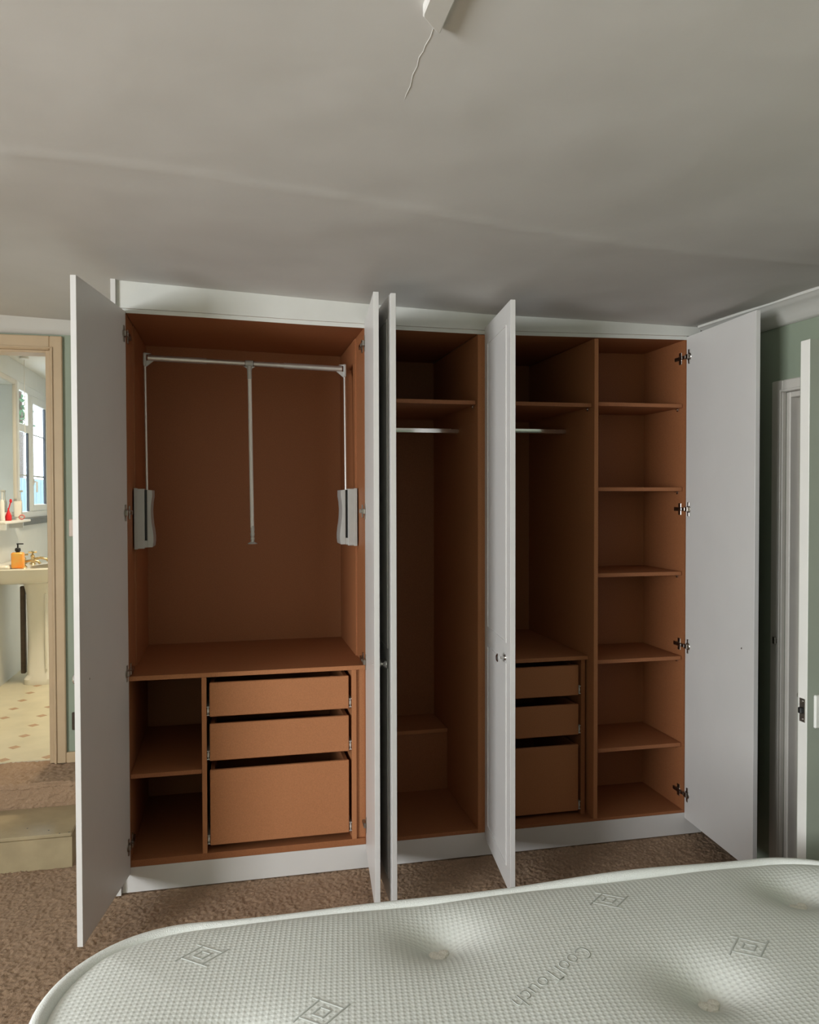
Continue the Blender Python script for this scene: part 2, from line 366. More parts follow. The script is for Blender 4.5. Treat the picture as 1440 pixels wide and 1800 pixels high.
for nm, yy, sg in (('lever_handle', LY0, -1), ('lever_handle', LY1, 1)):
    bm = bmesh.new()
    bx(bm, LX0 + .018, LX0 + .062, min(yy, yy + sg * .009), max(yy, yy + sg * .009), .892, .980)
    finish('handle_plate', bm, M_PLASTIC, dr, bevel=.003); bm = bmesh.new()
    tube(bm, [(LX0 + .045, yy + sg * .005, .957), (LX0 + .045, yy + sg * .045, .957)], .008, 12)
    tube(bm, [(LX0 + .040, yy + sg * .045, .957), (LX0 + .075, yy + sg * .047, .958), (LX0 + .15, yy + sg * .045, .955)], [.009, .0085, .007], 12)
    finish(nm, bm, M_CHROME, dr, smooth=True)
# landing beyond that doorway
struct(B('floor_hall', [(2.50, 3.9, -2.4, .6, -.16, -.012)], M_CARPET))
struct(B('wall_hall', [(3.8, 3.9, -2.4, .6, -.1, 2.45), (2.58, 3.9, .5, .6, -.1, 2.45), (2.72, 3.9, -2.5, -2.4, -.1, 2.45), (2.6, 3.9, -2.4, .6, 2.35, 2.45)], M_HALL))

# ================================================================== STEPS UP TO THE BATHROOM
landing = struct(bpy.data.objects.new('floor_landing', None)); COL.objects.link(landing); landing.location = (-.98, .597, 0)
LZ2 = .247
B('riser', [(XL, -.054, .603, YB + .1, 0, LZ2 - .012)], M_CARPET, landing)
# carpet folded over the nosing
ys_ = []; prof = []
for t in np.linspace(0, 1, 40): prof.append((.604 - .004 * math.sin(t * 3.1), .134 + t * (LZ2 - .134 - .025)))
for t in np.linspace(0, math.pi / 2, 14): prof.append((.620 - .022 * math.cos(t), LZ2 - .026 + .022 * math.sin(t)))
for t in np.linspace(0, 1, 60): prof.append((.622 + t * (YB + .06 - .622), LZ2 - .004))
px = np.arange(-1.05, -.054, .0048); P_ = np.array(prof)
S_ = np.concatenate([[0], np.cumsum(np.hypot(np.diff(P_[:, 0]), np.diff(P_[:, 1])))])
nrm = np.stack([-np.gradient(P_[:, 1]), np.gradient(P_[:, 0])], 1); nrm /= np.linalg.norm(nrm, axis=1)[:, None]
XX, SS = np.meshgrid(px, S_, indexing='ij')
hh = .010 * (vnoise(XX / .02, SS / .02, 11) * .5 + vnoise(XX / .0095, SS / .0095, 12) * .7 + vnoise(XX / .1, SS / .05, 13) * .5)
me = bpy.data.meshes.new('carpet_pile'); nx, ns = XX.shape
V = np.stack([XX - landing.location.x, P_[None, :, 0] + nrm[None, :, 0] * hh - landing.location.y, P_[None, :, 1] + nrm[None, :, 1] * hh], -1).reshape(-1, 3)
ii, jj = np.meshgrid(np.arange(nx - 1), np.arange(ns - 1), indexing='ij'); a = (ii * ns + jj).ravel()
me.from_pydata(V.tolist(), [], np.stack([a, a + ns, a + ns + 1, a + 1], 1).tolist())
me.materials.append(M_CARPET); me.polygons.foreach_set('use_smooth', np.ones(len(me.polygons), bool))
o = bpy.data.objects.new('carpet_pile', me); COL.objects.link(o); o.parent = landing; o['kind'] = 'stuff'
B('carpet_edge', [(XL, -1.05, .600, YB + .1, 0, LZ2)], M_CARPET, landing)
st = thing('painted_step', 'worn cream-painted wooden step below the carpeted landing', 'step', (-.98, .44, 0))
B('riser', [(-3.39, -.262, .287, .60, -.01, .1195)], M_STEP, st)
B('tread', [(-3.39, -.262, .287, .602, .1195, .1355)], M_STEP, st, bevel=.004)
for x, y in ((-.275, .292), (-.31, .2875), (-.45, .37), (-.36, .33)):
    bm = bmesh.new(); lathe(bm, (x, y + .004, .1355), [(.0035, 0), (.002, .0008)], 8); finish('paint_chip', bm, M_BLACK, st)
bb = struct(B('baseboard_back', [(-.386, -.054, YB - .016, YB, LZ2, .298)], M_CREAM, bevel=.003))
# bathroom door frame
d1 = struct(B('door_1', [(DX1, DX1 + .055, YB - .018, YB, DZ0, DZ1 + .066), (DX0 - .055, DX0, YB - .018, YB, DZ0, DZ1 + .066), (DX0, DX1, YB - .018, YB, DZ1, DZ1 + .066)], M_CREAM, bevel=.004), 'cream painted door frame of the bathroom doorway', 'door')
B('architrave_bead', [(DX1 + .006, DX1 + .014, YB - .025, YB - .018, DZ0, DZ1 + .014), (DX0, DX1 + .006, YB - .025, YB - .018, DZ1 + .006, DZ1 + .014)], M_CREAM, d1, bevel=.002)
B('door_lining', [(DX1 - .020, DX1, YB - .005, YB + .105, DZ0, DZ1), (DX0, DX0 + .02, YB - .005, YB + .105, DZ0, DZ1), (DX0 + .02, DX1 - .02, YB - .005, YB + .105, DZ1 - .012, DZ1)], M_CREAM, d1, bevel=.002)
B('strike_plate', [(DX1 - .0225, DX1 - .020, YB + .01, YB + .03, 1.17, 1.26)], M_BRASS, d1)
sw = thing('light_switch', 'aged white switch plate beside the bathroom door frame', 'switch', (-.325, YB, 1.3575))
B('plate', [(-.366, -.282, YB - .009, YB, 1.317, 1.399)], M_PINKPL, sw, bevel=.003)
B('rocker', [(-.340, -.308, YB - .013, YB - .008, 1.337, 1.379)], M_PINKPL, sw, bevel=.002)
so = thing('socket_plate', 'dark brown plate low on the green wall above the skirting', 'socket', (-.32, YB, .442))
B('plate', [(-.362, -.278, YB - .009, YB, .400, .484)], M_BROWNPL, so, bevel=.003)
B('outlet_cover', [(-.345, -.295, YB - .013, YB - .008, .420, .464)], M_BROWNPL, so, bevel=.002)

# ceiling trunking at the top edge of the picture
tr = thing('ceiling_trunking', 'white plastic cable trunking with a slanted end on the ceiling', 'trunking', (.70, -2.2, 2.25))
zc = float(ceil_z(.7)) + .006
bm = bmesh.new()
prism(bm, [(.681, -1.914), (.683, -1.905), (.717, -1.866), (.7215, -1.866), (.7215, -2.6), (.681, -2.6)], lambda a, b, h: Vector((a, b, h)), zc - .019, zc)
finish('cover', bm, M_PLASTIC, tr, bevel=.004)
B('backing', [(.684, .7205, -2.6, -1.90, zc - .004, zc + .004)], M_PLASTIC, tr)

# ================================================================== WARDROBES
T = .018
TOPX = [0.0, .27, .68, .9, 1.4, 1.9, 2.34]; TOPZ = [2.193, 2.189, 2.179, 2.176, 2.172, 2.180, 2.187]
def topz(x): return float(np.interp(x, TOPX, TOPZ))
G1 = 'fitted wardrobe units'
HZ = (.186, .842, 1.444, 2.110)
def door(parent, H, Tp, side, label, screw_z=.90, z0=.075, z1=2.198, knob_z=.912):
    """hinged door: H, Tp = hinge and free end of the inner face (x, y); side = +1 if the outer face is to the right of H->T seen from above"""
    H = Vector((H[0], H[1], 0)); Tq = Vector((Tp[0], Tp[1], 0)); L = (Tq - H).length
    ex = (Tq - H).normalized(); ey = Vector((-ex.y, ex.x, 0)) * side; ez = Vector((0, 0, 1))   # ey: towards the outer face
    bm = bmesh.new(); obox(bm, H, ex, ey, ez, 0, L, 0, .0185, z0, z1)
    d = finish('door', bm, M_WHITE, parent, bevel=.0008); d['label'] = label
    s = .066
    for c0, c1 in ((z0 + .075, .895), (.968, z1 - .075)):      # raised bead round each of the two panels
        bm = bmesh.new(); bw, b0, b1 = .0045, .0178, .0212
        for q in ((s, s + bw, c0, c1), (L - s - bw, L - s, c0, c1), (s + bw, L - s - bw, c0, c0 + bw), (s + bw, L - s - bw, c1 - bw, c1)):
            obox(bm, H, ex, ey, ez, q[0], q[1], b0, b1, q[2], q[3])
        finish('bead_moulding', bm, M_WHITE, d)
    # knob on the outer face, with its fixing screw on the inner face
    bm = bmesh.new(); K = H + ex * (L - .082) + ez * knob_z
    lathe(bm, K + ey * .0185, [(.011, 0), (.010, .003), (.0055, .006), (.0050, .016), (.009, .020), (.0155, .026), (.0160, .030), (.010, .034), (.002, .035)], 20, ey)
    finish('knob', bm, M_CHROME, d, smooth=True)
    bm = bmesh.new(); lathe(bm, K, [(.0035, 0), (.003, .0012), (.001, .0016)], 10, -ey); finish('screw', bm, M_STEEL, d, smooth=True)
    # four concealed hinges: cup plate on the door, arm to the carcass
    inw = -ey
    for hz in HZ:
        bm = bmesh.new(); O = H + ez * hz
        lathe(bm, O + ex * .024 + inw * .0002, [(.0175, 0), (.0175, .002), (.012, .003)], 18, inw)
        obox(bm, O, ex, inw, ez, .018, .031, 0, .003, -.031, .031)
        obox(bm, O, ex, inw, ez, .006, .030, .001, .011, -.010, .010)
        obox(bm, O, ex, inw, ez, -.020, .010, .003, .013, -.007, .007)
        finish('hinge', bm, M_STEEL, d, bevel=.0012)
        bm = bmesh.new()
        sgn = -1 if inw.x < 0 else 1
        xs0 = H.x + (.001 if sgn > 0 else -.001)
        def hb(a0, a1, y0, y1, q0, q1): bx(bm, min(xs0 + sgn * a0, xs0 + sgn * a1), max(xs0 + sgn * a0, xs0 + sgn * a1), y0, y1, hz + q0, hz + q1)
        hb(0, .010, .004, .075, -.008, .008); hb(0, .004, .028, .050, -.026, .026); hb(.008, .013, .012, .055, -.006, .006)
        finish('hinge_arm', bm, M_STEEL, d, bevel=.001)
    return d
def shelf(parent, x0, x1, y0, y1, ztop, t=.0165, name='shelf', pegs=True):
    o = B(name, [(x0, x1, y0, y1, ztop - t, ztop)], M_MDF, parent, bevel=.0008)
    if pegs:
        for xx, sg in ((x1, -1), (x0, 1)):
            bm = bmesh.new()
            tube(bm, [(xx, y0 + .035, ztop - t - .005), (xx + sg * .012, y0 + .035, ztop - t - .005)], .003, 8)
            bx(bm, min(xx, xx + sg * .003), max(xx, xx + sg * .003), y0 + .029, y0 + .041, ztop - t - .014, ztop - t)
            finish('shelf_support', bm, M_CHROME, o)
    return o
def top_panel(parent, x0, x1, y1):
    bm = bmesh.new(); xs_ = sorted({x0, x1} | {x for x in TOPX if x0 < x < x1})
    lo = [[bm.verts.new((x, y, topz(x) + dz)) for x in xs_] for y, dz in ((.0, 0), (.0, T), (y1, T), (y1, 0))]
    for k in range(4):
        A, Bq = lo[k], lo[(k + 1) % 4]
        for i in range(len(xs_) - 1): bm.faces.new((A[i], A[i + 1], Bq[i + 1], Bq[i]))
    for i in (0, -1): bm.faces.new([lo[k][i] for k in range(4)])
    return finish('top_panel', bm, M_MDF, parent)
def drawer(parent, x0, x1, y0, y1, z0, z1, label=None):
    """drawer pulled to: front, two sides, back, bottom and its two runners"""
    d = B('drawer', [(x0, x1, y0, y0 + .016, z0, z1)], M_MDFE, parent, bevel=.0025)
    if label: d['label'] = label
    sh = z1 - .004
    B('drawer_side', [(x0 + .003, x0 + .018, y0 + .016, y1, z0 + .012, sh)], M_MDF, d)
    B('drawer_side', [(x1 - .018, x1 - .003, y0 + .016, y1, z0 + .012, sh)], M_MDF, d)
    B('drawer_back', [(x0 + .018, x1 - .018, y1 - .016, y1, z0 + .012, sh)], M_MDF, d)
    B('drawer_bottom', [(x0 + .018, x1 - .018, y0 + .016, y1 - .016, z0 + .012, z0 + .018)], M_MDF, d)
    for xa, xb in ((x0 - .011, x0 - .001), (x1 + .001, x1 + .011)):
        bm = bmesh.new()
        bx(bm, xa, xb, y0 + .004, y1, z0 + .004, z0 + .007); bx(bm, xa, xb, y0 + .004, y1, z0 + .036, z0 + .039)
        bx(bm, (xa + xb) / 2 - .001, (xa + xb) / 2 + .001, y0 + .004, y1, z0 + .004, z0 + .039)
        finish('runner', bm, M_PLASTIC, d)
        bm = bmesh.new(); lathe(bm, (xa + .001, y0 + .016, z0 + .022), [(.010, 0), (.011, .001), (.011, .007), (.010, .008)], 14, (1, 0, 0))
        finish('runner_wheel', bm, M_PLASTIC, d, smooth=True)
    return d

# ---- unit 1: wide wardrobe with pull-down rail, worktop, open shelves and three drawers
D1 = .665; XA, XB = 0.0, .9022
u1 = thing('wide_wardrobe', 'wide white fitted wardrobe with pull-down rail above three large brown drawers', 'wardrobe', (.45, .33, 0), G1)
B('side_panel', [(XA - T, XA, 0, D1 + .01, .0965, 2.19)], M_MDF, u1)
B('side_panel', [(XB, XB + T, 0, D1 + .01, .0965, 2.19)], M_MDF, u1)
B('back_panel', [(XA, XB, D1, D1 + .008, .0, 2.2)], M_MDF, u1)
top_panel(u1, XA, XB, D1)
B('base_panel', [(XA, XB, 0, D1, .0965, .1225)], M_MDF, u1, bevel=.001)
B('worktop', [(XA, XB, 0, D1, .8075, .8245)], M_MDF, u1, bevel=.001)
B('worktop_edge', [(XA, XB, -.0012, 0, .8075, .8245)], M_MDFE, u1)
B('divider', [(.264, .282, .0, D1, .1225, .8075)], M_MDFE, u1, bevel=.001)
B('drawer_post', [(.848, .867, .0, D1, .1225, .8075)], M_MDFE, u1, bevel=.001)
B('filler_strip', [(.867, XB, .012, .03, .1225, .8075)], M_MDFE, u1)
shelf(u1, XA + .001, .263, .004, D1 - .02, .450, pegs=False)
# a strip of cut-out panel down each side, behind the rail brackets (seen as a fine joint)
B('side_lining', [(XA, XA + .006, .20, D1, .8245, 2.185)], M_MDF, u1)
B('side_lining', [(XB - .006, XB, .20, D1, .8245, 2.172)], M_MDF, u1)
drawer(u1, .2935, .8365, .002, .52, .652, .784, 'shallow top drawer')
drawer(u1, .2935, .8365, .002, .52, .480, .6235, 'shallow middle drawer')
drawer(u1, .2935, .8365, .002, .52, .150, .4435, 'deep bottom drawer')
B('end_panel', [(-.051, -.033, -.022, YB - .001, .002, 2.318)], M_WHITE, u1, bevel=.001)
B('end_filler', [(-.033, XA - T, .0, .018, .0965, 2.30)], M_WHITE, u1)
door(u1, (-.001, -.004), (-.088, -.487), -1, 'plain white inner face of the far-left door, opened past square')
door(u1, (.9035, -.004), (.855, -.481), 1, 'right-hand door of the wide wardrobe, seen almost edge on')

# ---- unit 2: narrow single-door hanging wardrobe with a boxed step at the back
D2 = .735; XC, XD = XB + 2 * T, 1.378
u2 = thing('narrow_wardrobe', 'narrow middle fitted wardrobe with single door, high shelf and boxed step inside', 'wardrobe', (1.16, .36, 0), G1)
B('side_panel', [(XC - T + .0006, XC, 0, D2 + .01, .0965, 2.17)], M_MDF, u2)
B('side_panel', [(XD, XD + .0145, 0, D2 + .01, .0965, 2.17)], M_MDFE, u2)
B('back_panel', [(XC, XD, D2, D2 + .008, .0, 2.18)], M_MDF, u2)
top_panel(u2, XC, XD, D2)
B('base_panel', [(XC, XD, 0, D2, .0965, .112)], M_MDF, u2, bevel=.001)
shelf(u2, XC + .001, XD - .004, .02, D2 - .02, 1.9005)
bm = bmesh.new(); bx(bm, XC, XD, .277, .293, 1.784, 1.806)
r = finish('hanging_rail', bm, M_CHROME, u2, bevel=.005, smooth=True, seg=3)
B('boxed_step', [(XC, XD - .002, .478, D2, .112, .384)], M_MDF, u2); B('boxed_step_lid', [(XC, XD - .002, .470, D2, .384, .402)], M_MDFE, u2, bevel=.001)
bm = bmesh.new(); lathe(bm, (1.20, D2, 1.905), [(.006, 0), (.004, .004), (.001, .005)], 10, (0, -1, 0)); finish('screw', bm, M_STEEL, u2)
door(u2, (.9385, -.004), (.934, -.477), -1, 'single door of the narrow wardrobe, seen almost edge on')

# ---- unit 3: double wardrobe: hanging side with drawers, shelf column on the right
D3, D3B = .765, .357; XE, XF, XG, XR = 1.4075, 1.899, 1.9176, 2.3296
u3 = thing('double_wardrobe', 'right-hand fitted wardrobe with three drawers and a column of five shelves', 'wardrobe', (1.87, .38, 0), G1)
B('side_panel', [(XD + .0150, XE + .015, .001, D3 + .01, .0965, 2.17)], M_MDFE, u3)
B('side_panel', [(XR, XR + T, 0, D3 + .01, .0965, 2.19)], M_MDF, u3)
B('back_panel', [(XE, XF, D3, D3 + .008, 0, 2.19)], M_MDF, u3)
B('back_panel', [(XG, XR, D3B, D3B + .008, 0, 2.19)], M_MDF, u3)
top_panel(u3, XE + .015, XR, D3)
B('base_panel', [(XE, XR, 0, D3, .0965, .1085)], M_MDF, u3, bevel=.001)
B('divider', [(XF, XG, .0, D3, .1085, 2.176)], M_MDFE, u3, bevel=.001)
shelf(u3, XE + .016, XF - .004, .02, D3 - .02, 1.9015)
bm = bmesh.new(); bx(bm, XE + .016, XF, .289, .305, 1.7905, 1.8125); finish('hanging_rail', bm, M_CHROME, u3, bevel=.005, smooth=True, seg=3)
B('worktop', [(XE + .016, XF - .003, .05, D3 - .001, .789, .806)], M_MDFE, u3, bevel=.001)
B('drawer_post', [(1.868, 1.886, .06, D3 - .01, .1085, .789)], M_MDF, u3)
B('drawer_post', [(1.430, 1.446, .06, D3 - .01, .1085, .789)], M_MDF, u3)
drawer(u3, 1.458, 1.857, .06, .56, .633, .765, 'shallow top drawer in shade')
drawer(u3, 1.458, 1.857, .06, .56, .460, .594, 'shallow middle drawer in shade')
drawer(u3, 1.458, 1.857, .06, .56, .125, .4155, 'deep bottom drawer in shade')
for z in (1.9075, 1.5405, 1.168, .792, .405): shelf(u3, XG + .001, XR - .004, .015, D3B - .002, z)
door(u3, (1.4255, -.004), (1.366, -.478), -1, 'left door of the double wardrobe showing its grooved outer face and knob')
door(u3, (2.3335, -.004), (2.302, -.519), 1, 'plain white inner face of the far-right door')

# ---- fascia, strip and plinth running across all three
fa = thing('ceiling_fascia', 'white painted fascia board closing the wardrobes to the ceiling', 'fascia', (1.17, 0, 2.2))
bm = bmesh.new(); fx = list(np.linspace(-.033, 2.40, 40))
def strip(bm, fx, y0, y1, zlo, zhi):
    rows = [[bm.verts.new((x, y, z(x))) for x in fx] for y, z in ((y0, zlo), (y0, zhi), (y1, zhi), (y1, zlo))]
    for k in range(4):
        A, Q = rows[k], rows[(k + 1) % 4]
        for i in range(len(fx) - 1): bm.faces.new((A[i], A[i + 1], Q[i + 1], Q[i]))
    for i in (0, -1): bm.faces.new([rows[k][i] for k in range(4)])
strip(bm, fx, -.006, .014, lambda x: topz(x) + .0165, lambda x: float(ceil_z(x)) + .012)
finish('board', bm, M_FASCIA, fa)
bm = bmesh.new(); strip(bm, [x for x in fx if x <= 2.345], -.002, -.0002, lambda x: topz(x) - .0005, lambda x: topz(x) + .0155)
finish('lower_lip', bm, M_FASCIA, fa)
pl = thing('plinth', 'white plinth board along the foot of the wardrobes', 'plinth', (1.17, 0, 0))
B('board', [(-.032, 2.42, -.0008, .0155, .001, .0962)], M_WHITE, pl, bevel=.0007)
rp = B('scribe_panel', [(2.3490, 2.44, -.0005, .018, .0965, 2.20)], M_WHITE, None, bevel=.001); tag(rp, 'white scribe panel filling the gap between wardrobe and right wall', 'panel')

# ---- pull-down wardrobe rail
wl = thing('pull_down_rail', 'silver pull-down wardrobe rail with two side lift boxes and centre pull rod', 'wardrobe rail', (.45, .22, 1.3))
YR = .235
bm = bmesh.new(); tube(bm, [(.055, YR, 2.0665), (.285, YR, 2.0615)], .0125, 16); finish('rail', bm, M_TUBE, wl, smooth=True)
bm = bmesh.new(); tube(bm, [(.27, YR, 2.0618), (.445, YR, 2.0575)], .0105, 16); tube(bm, [(.470, YR, 2.0570), (.650, YR, 2.0525)], .0105, 16); finish('inner_rail', bm, M_TUBE, wl, smooth=True)
bm = bmesh.new(); tube(bm, [(.60, YR, 2.0535), (.845, YR, 2.0475)], .0125, 16); finish('rail', bm, M_TUBE, wl, smooth=True)
def lift_box(x0, x1, inner):
    # profile in Y-Z, curved towards the back; x0..x1 its thickness off the side panel
    poly = [(.165, 1.300), (.165, 1.535), (.262, 1.535), (.264, 1.50), (.258, 1.46), (.254, 1.43), (.259, 1.40), (.268, 1.37), (.272, 1.34), (.268, 1.315), (.260, 1.302)]
    return poly
for side, xw_, sg in (('l', .006, 1), ('r', .896, -1)):
    # housing: front face shows a dark slot the arm swings in
    xa, xb = xw_, xw_ + sg * .062
    def X_(t): return xw_ + sg * t
    bm = bmesh.new()
    wavy = [(.070, 1.305), (.0725, 1.325), (.0725, 1.345), (.070, 1.37), (.066, 1.395), (.0635, 1.42), (.0625, 1.45), (.0645, 1.48), (.0685, 1.505), (.0685, 1.530)]
    poly = [(.049, 1.303), (.067, 1.303)] + wavy + [(.049, 1.532)]
    prism(bm, poly, lambda a, b, h: Vector((X_(a), h, b)), .150, .262); 
    h1 = finish('lift_box_cover', bm, M_SILV, wl, bevel=.0012)
    bm = bmesh.new(); bx(bm, min(X_(0), X_(.039)), max(X_(0), X_(.039)), .148, .264, 1.298, 1.536); finish('lift_box_base', bm, M_SILV, wl, bevel=.0015)
    bm = bmesh.new(); bx(bm, min(X_(.039), X_(.049)), max(X_(.039), X_(.049)), .165, .255, 1.330, 1.531); finish('lift_box_slot', bm, M_BLACK, wl)
    bm = bmesh.new(); bx(bm, min(X_(.039), X_(.049)), max(X_(.039), X_(.049)), .151, .255, 1.303, 1.330); finish('slot_stop', bm, M_SILV, wl)
    bm = bmesh.new(); bx(bm, min(X_(0), X_(.014)), max(X_(0), X_(.014)), .1465, .149, 1.296, 1.538); finish('lift_box_edge', bm, M_SILV, wl, bevel=.0006)
    zt = 2.0668 if sg > 0 else 2.0472
    xt = .043 if sg > 0 else .857
    bm = bmesh.new(); tube(bm, [(X_(.045 if sg > 0 else .041), .195, 1.50), (xt, YR, zt - .03)], .0055, 12); finish('arm', bm, M_TUBE, wl, smooth=True)
    bm = bmesh.new(); bx(bm, min(xt - .006, xt + .006), max(xt - .006, xt + .006), YR - .012, YR + .012, zt - .034, zt + .020)
    finish('corner_bracket', bm, M_SILV, wl, bevel=.003)
    bm = bmesh.new()
    prism(bm, [(0, -.036), (0, -.0115), (.030, -.0115)], lambda a, b, h: Vector((xt + sg * (a + .005), h, zt + b)), YR - .004, YR + .004)
    finish('bracket_web', bm, M_SILV, wl); bm = bmesh.new()
    prism(bm, [(0, .019), (.020, .0165), (0, .012)], lambda a, b, h: Vector((xt + sg * (a + .005), h, zt + b)), YR - .006, YR + .006)
    finish('bracket_web', bm, M_SILV, wl)
bm = bmesh.new(); tube(bm, [(.441, YR, 2.0577), (.474, YR, 2.0569)], .0135, 16); tube(bm, [(.4575, YR - .006, 2.046), (.4585, YR - .006, 1.992)], .0095, 16); finish('centre_joint', bm, M_SILV, wl, smooth=True)
bm = bmesh.new()
for sg in (-1, 1): prism(bm, [(.006, -.012), (.024, -.012), (.011, -.020), (.008, -.034)], lambda a, b, h: Vector((.458 + sg * a, h, 2.056 + b)), YR - .009, YR - .003)
finish('joint_web', bm, M_SILV, wl)
bm = bmesh.new()
for xx in (.4405, .4745): tube(bm, [(xx - .001, YR, 2.0572), (xx + .001, YR, 2.0572)], .0140, 16)
finish('joint_seam', bm, M_BLACK, wl)
bm = bmesh.new(); tube(bm, [(.4585, YR - .006, 1.995), (.4655, YR - .006, 1.375)], .0080, 16); finish('pull_rod', bm, M_PLASTIC, wl, smooth=True)
bm = bmesh.new(); lathe(bm, (.4665, YR - .006, 1.306), [(.004, 0), (.020, .0005), (.018, .004), (.008, .009), (.007, .014), (.0085, .016), (.0085, .026), (.007, .029), (.009, .036), (.0095, .044), (.0075, .050), (.009, .057), (.0085, .068), (.0082, .076)], 20)
finish('pull_grip', bm, M_SILV, wl, smooth=True)

# ================================================================== BED
MX0, MX1, MY0, MY1, MZ = .055, 1.86, -2.84, -1.487, .63
mt = thing('mattress', 'white dimpled-knit tufted mattress in the foreground', 'mattress', (.95, -2.16, .38))
TUFTS = [(.776, -1.645), (1.596, -1.645), (1.20, -1.911), (.37, -1.915), (.776, -2.18), (1.596, -2.18), (1.20, -2.45), (.37, -2.45), (.776, -2.70), (1.596, -2.70)]
def msurf(x, y):
    x = np.asarray(x, float); y = np.asarray(y, float)
    h = np.full(np.broadcast(x, y).shape, MZ)
    ex = np.minimum(x - MX0, MX1 - x); ey = np.minimum(y - MY0, MY1 - y); e = np.minimum(ex, ey)
    h = h + .016 * (1 - np.exp(-np.clip(e, 0, 9) / .12)) + .004 * vnoise(x / .25, y / .25, 21) 
    for tx, ty in TUFTS:
        r = np.hypot((x - tx), (y - ty)); h = h - .058 * np.exp(-(r / .060) ** 1.2)
    return h
# rounded-rectangle top, mapped from a square grid so the rim follows the corners
RC = .26
def rr(t):   # perimeter point of the rounded rectangle, t in [0,1)
    cx, cy = (MX0 + MX1) / 2, (MY0 + MY1) / 2
    return cx, cy
def squash(x, y):
    """pull square-corner points in onto rounded corners"""
    x = x.copy(); y = y.copy()
    for sx, sy in ((1, 1), (1, -1), (-1, 1), (-1, -1)):
        cx = MX1 - RC if sx > 0 else MX0 + RC; cy = MY1 - RC if sy > 0 else MY0 + RC
        dx = (x - cx) * sx; dy = (y - cy) * sy; mk = (dx > 0) & (dy > 0)
        mxd = np.maximum(dx, dy); r = np.hypot(dx, dy); k = np.where(mk, mxd / np.maximum(r, 1e-9), 1)
        x = np.where(mk, cx + sx * dx * k, x); y = np.where(mk, cy + sy * dy * k, y)
    return x, y
gx = np.linspace(MX0, MX1, 230); gy = np.linspace(MY0, MY1, 176)
X, Y = np.meshgrid(gx, gy, indexing='ij'); X, Y = squash(X, Y)
# signed distance to the rim for the edge roll
def rimdist(x, y):
    qx = np.abs(x - (MX0 + MX1) / 2) - (MX1 - MX0) / 2 + RC; qy = np.abs(y - (MY0 + MY1) / 2) - (MY1 - MY0) / 2 + RC
    return -(np.hypot(np.maximum(qx, 0), np.maximum(qy, 0)) + np.minimum(np.maximum(qx, qy), 0) - RC)
Z = msurf(X, Y); rd = rimdist(X, Y); Z = Z - .012 * np.exp(-np.clip(rd, 0, 9) / .018)
nx, ny = X.shape
V = np.stack([X - .95, Y + 2.16, Z - .38], -1).reshape(-1, 3)
ii, jj = np.meshgrid(np.arange(nx - 1), np.arange(ny - 1), indexing='ij'); a = (ii * ny + jj).ravel()
me = bpy.data.meshes.new('top_panel'); me.from_pydata(V.tolist(), [], np.stack([a, a + ny, a + ny + 1, a + 1], 1).tolist())
me.materials.append(M_TICK); me.polygons.foreach_set('use_smooth', np.ones(len(me.polygons), bool))
o = bpy.data.objects.new('quilted_top', me); COL.objects.link(o); o.parent = mt
ring = []
for (cx, cy, a0) in ((MX1 - RC, MY1 - RC, 0), (MX0 + RC, MY1 - RC, 90), (MX0 + RC, MY0 + RC, 180), (MX1 - RC, MY0 + RC, 270)):
    for k in range(19): t = math.radians(a0 + k * 5); ring.append((cx + RC * math.cos(t), cy + RC * math.sin(t)))
# densify straight runs
dense = []
for i in range(len(ring)):
    p, q = ring[i], ring[(i + 1) % len(ring)]; L = math.hypot(q[0] - p[0], q[1] - p[1]); n = max(1, int(L / .03))
    for k in range(n): dense.append((p[0] + (q[0] - p[0]) * k / n, p[1] + (q[1] - p[1]) * k / n))
def wob(x, y): return .004 * math.sin(x * 5.2 + 1.1) + .0025 * math.sin(x * 11 + y * 4)
bm = bmesh.new(); R_ = .0135; loops = []
cxm, cym = (MX0 + MX1) / 2, (MY0 + MY1) / 2
N = len(dense)
for i in range(N):
    p = Vector((*dense[i], 0)); tdir = (Vector((*dense[(i + 1) % N], 0)) - Vector((*dense[i - 1], 0))).normalized(); n_ = Vector((tdir.y, -tdir.x, 0))
    zc_ = MZ - .008 + wob(p.x, p.y)
    loops.append([bm.verts.new(p - n_ * .004 + n_ * math.cos(t) * R_ * 1.05 + Vector((0, 0, zc_ + math.sin(t) * R_))) for t in [2 * math.pi * k / 10 for k in range(10)]])
for i in range(N):
    A, Q = loops[i], loops[(i + 1) % N]
    for k in range(10): bm.faces.new((A[k], A[(k + 1) % 10], Q[(k + 1) % 10], Q[k]))
finish('edge_tape', bm, M_TAPE, mt, smooth=True)
bm = bmesh.new(); rows = []
for z, out in ((MZ - .012, -.002), (MZ - .05, .006), (MZ - .125, .010), (MZ - .20, .006), (MZ - .25, -.004)):
    row = []
    for i in range(N):
        p = Vector((*dense[i], 0)); tdir = (Vector((*dense[(i + 1) % N], 0)) - Vector((*dense[i - 1], 0))).normalized(); n_ = Vector((tdir.y, -tdir.x, 0))
        q = p + n_ * (out - .004); row.append(bm.verts.new((q.x, q.y, z)))
    rows.append(row)
for A, Q in zip(rows, rows[1:]):
    for i in range(N): bm.faces.new((A[i], A[(i + 1) % N], Q[(i + 1) % N], Q[i]))
bm.faces.new(rows[-1]); finish('border', bm, M_TICK, mt, smooth=True)
for tx, ty in TUFTS[:6]:
    bm = bmesh.new(); zt = float(msurf(tx, ty))
    for k, (ox, oy) in enumerate(((-.010, 0), (.010, .003), (0, -.008))):
        lathe(bm, (tx + ox, ty + oy, zt - .004), [(.005, 0), (.012, .005), (.013, .014), (.010, .020), (.003, .022)], 12)
    finish('tuft', bm, M_FELT, mt, smooth=True)
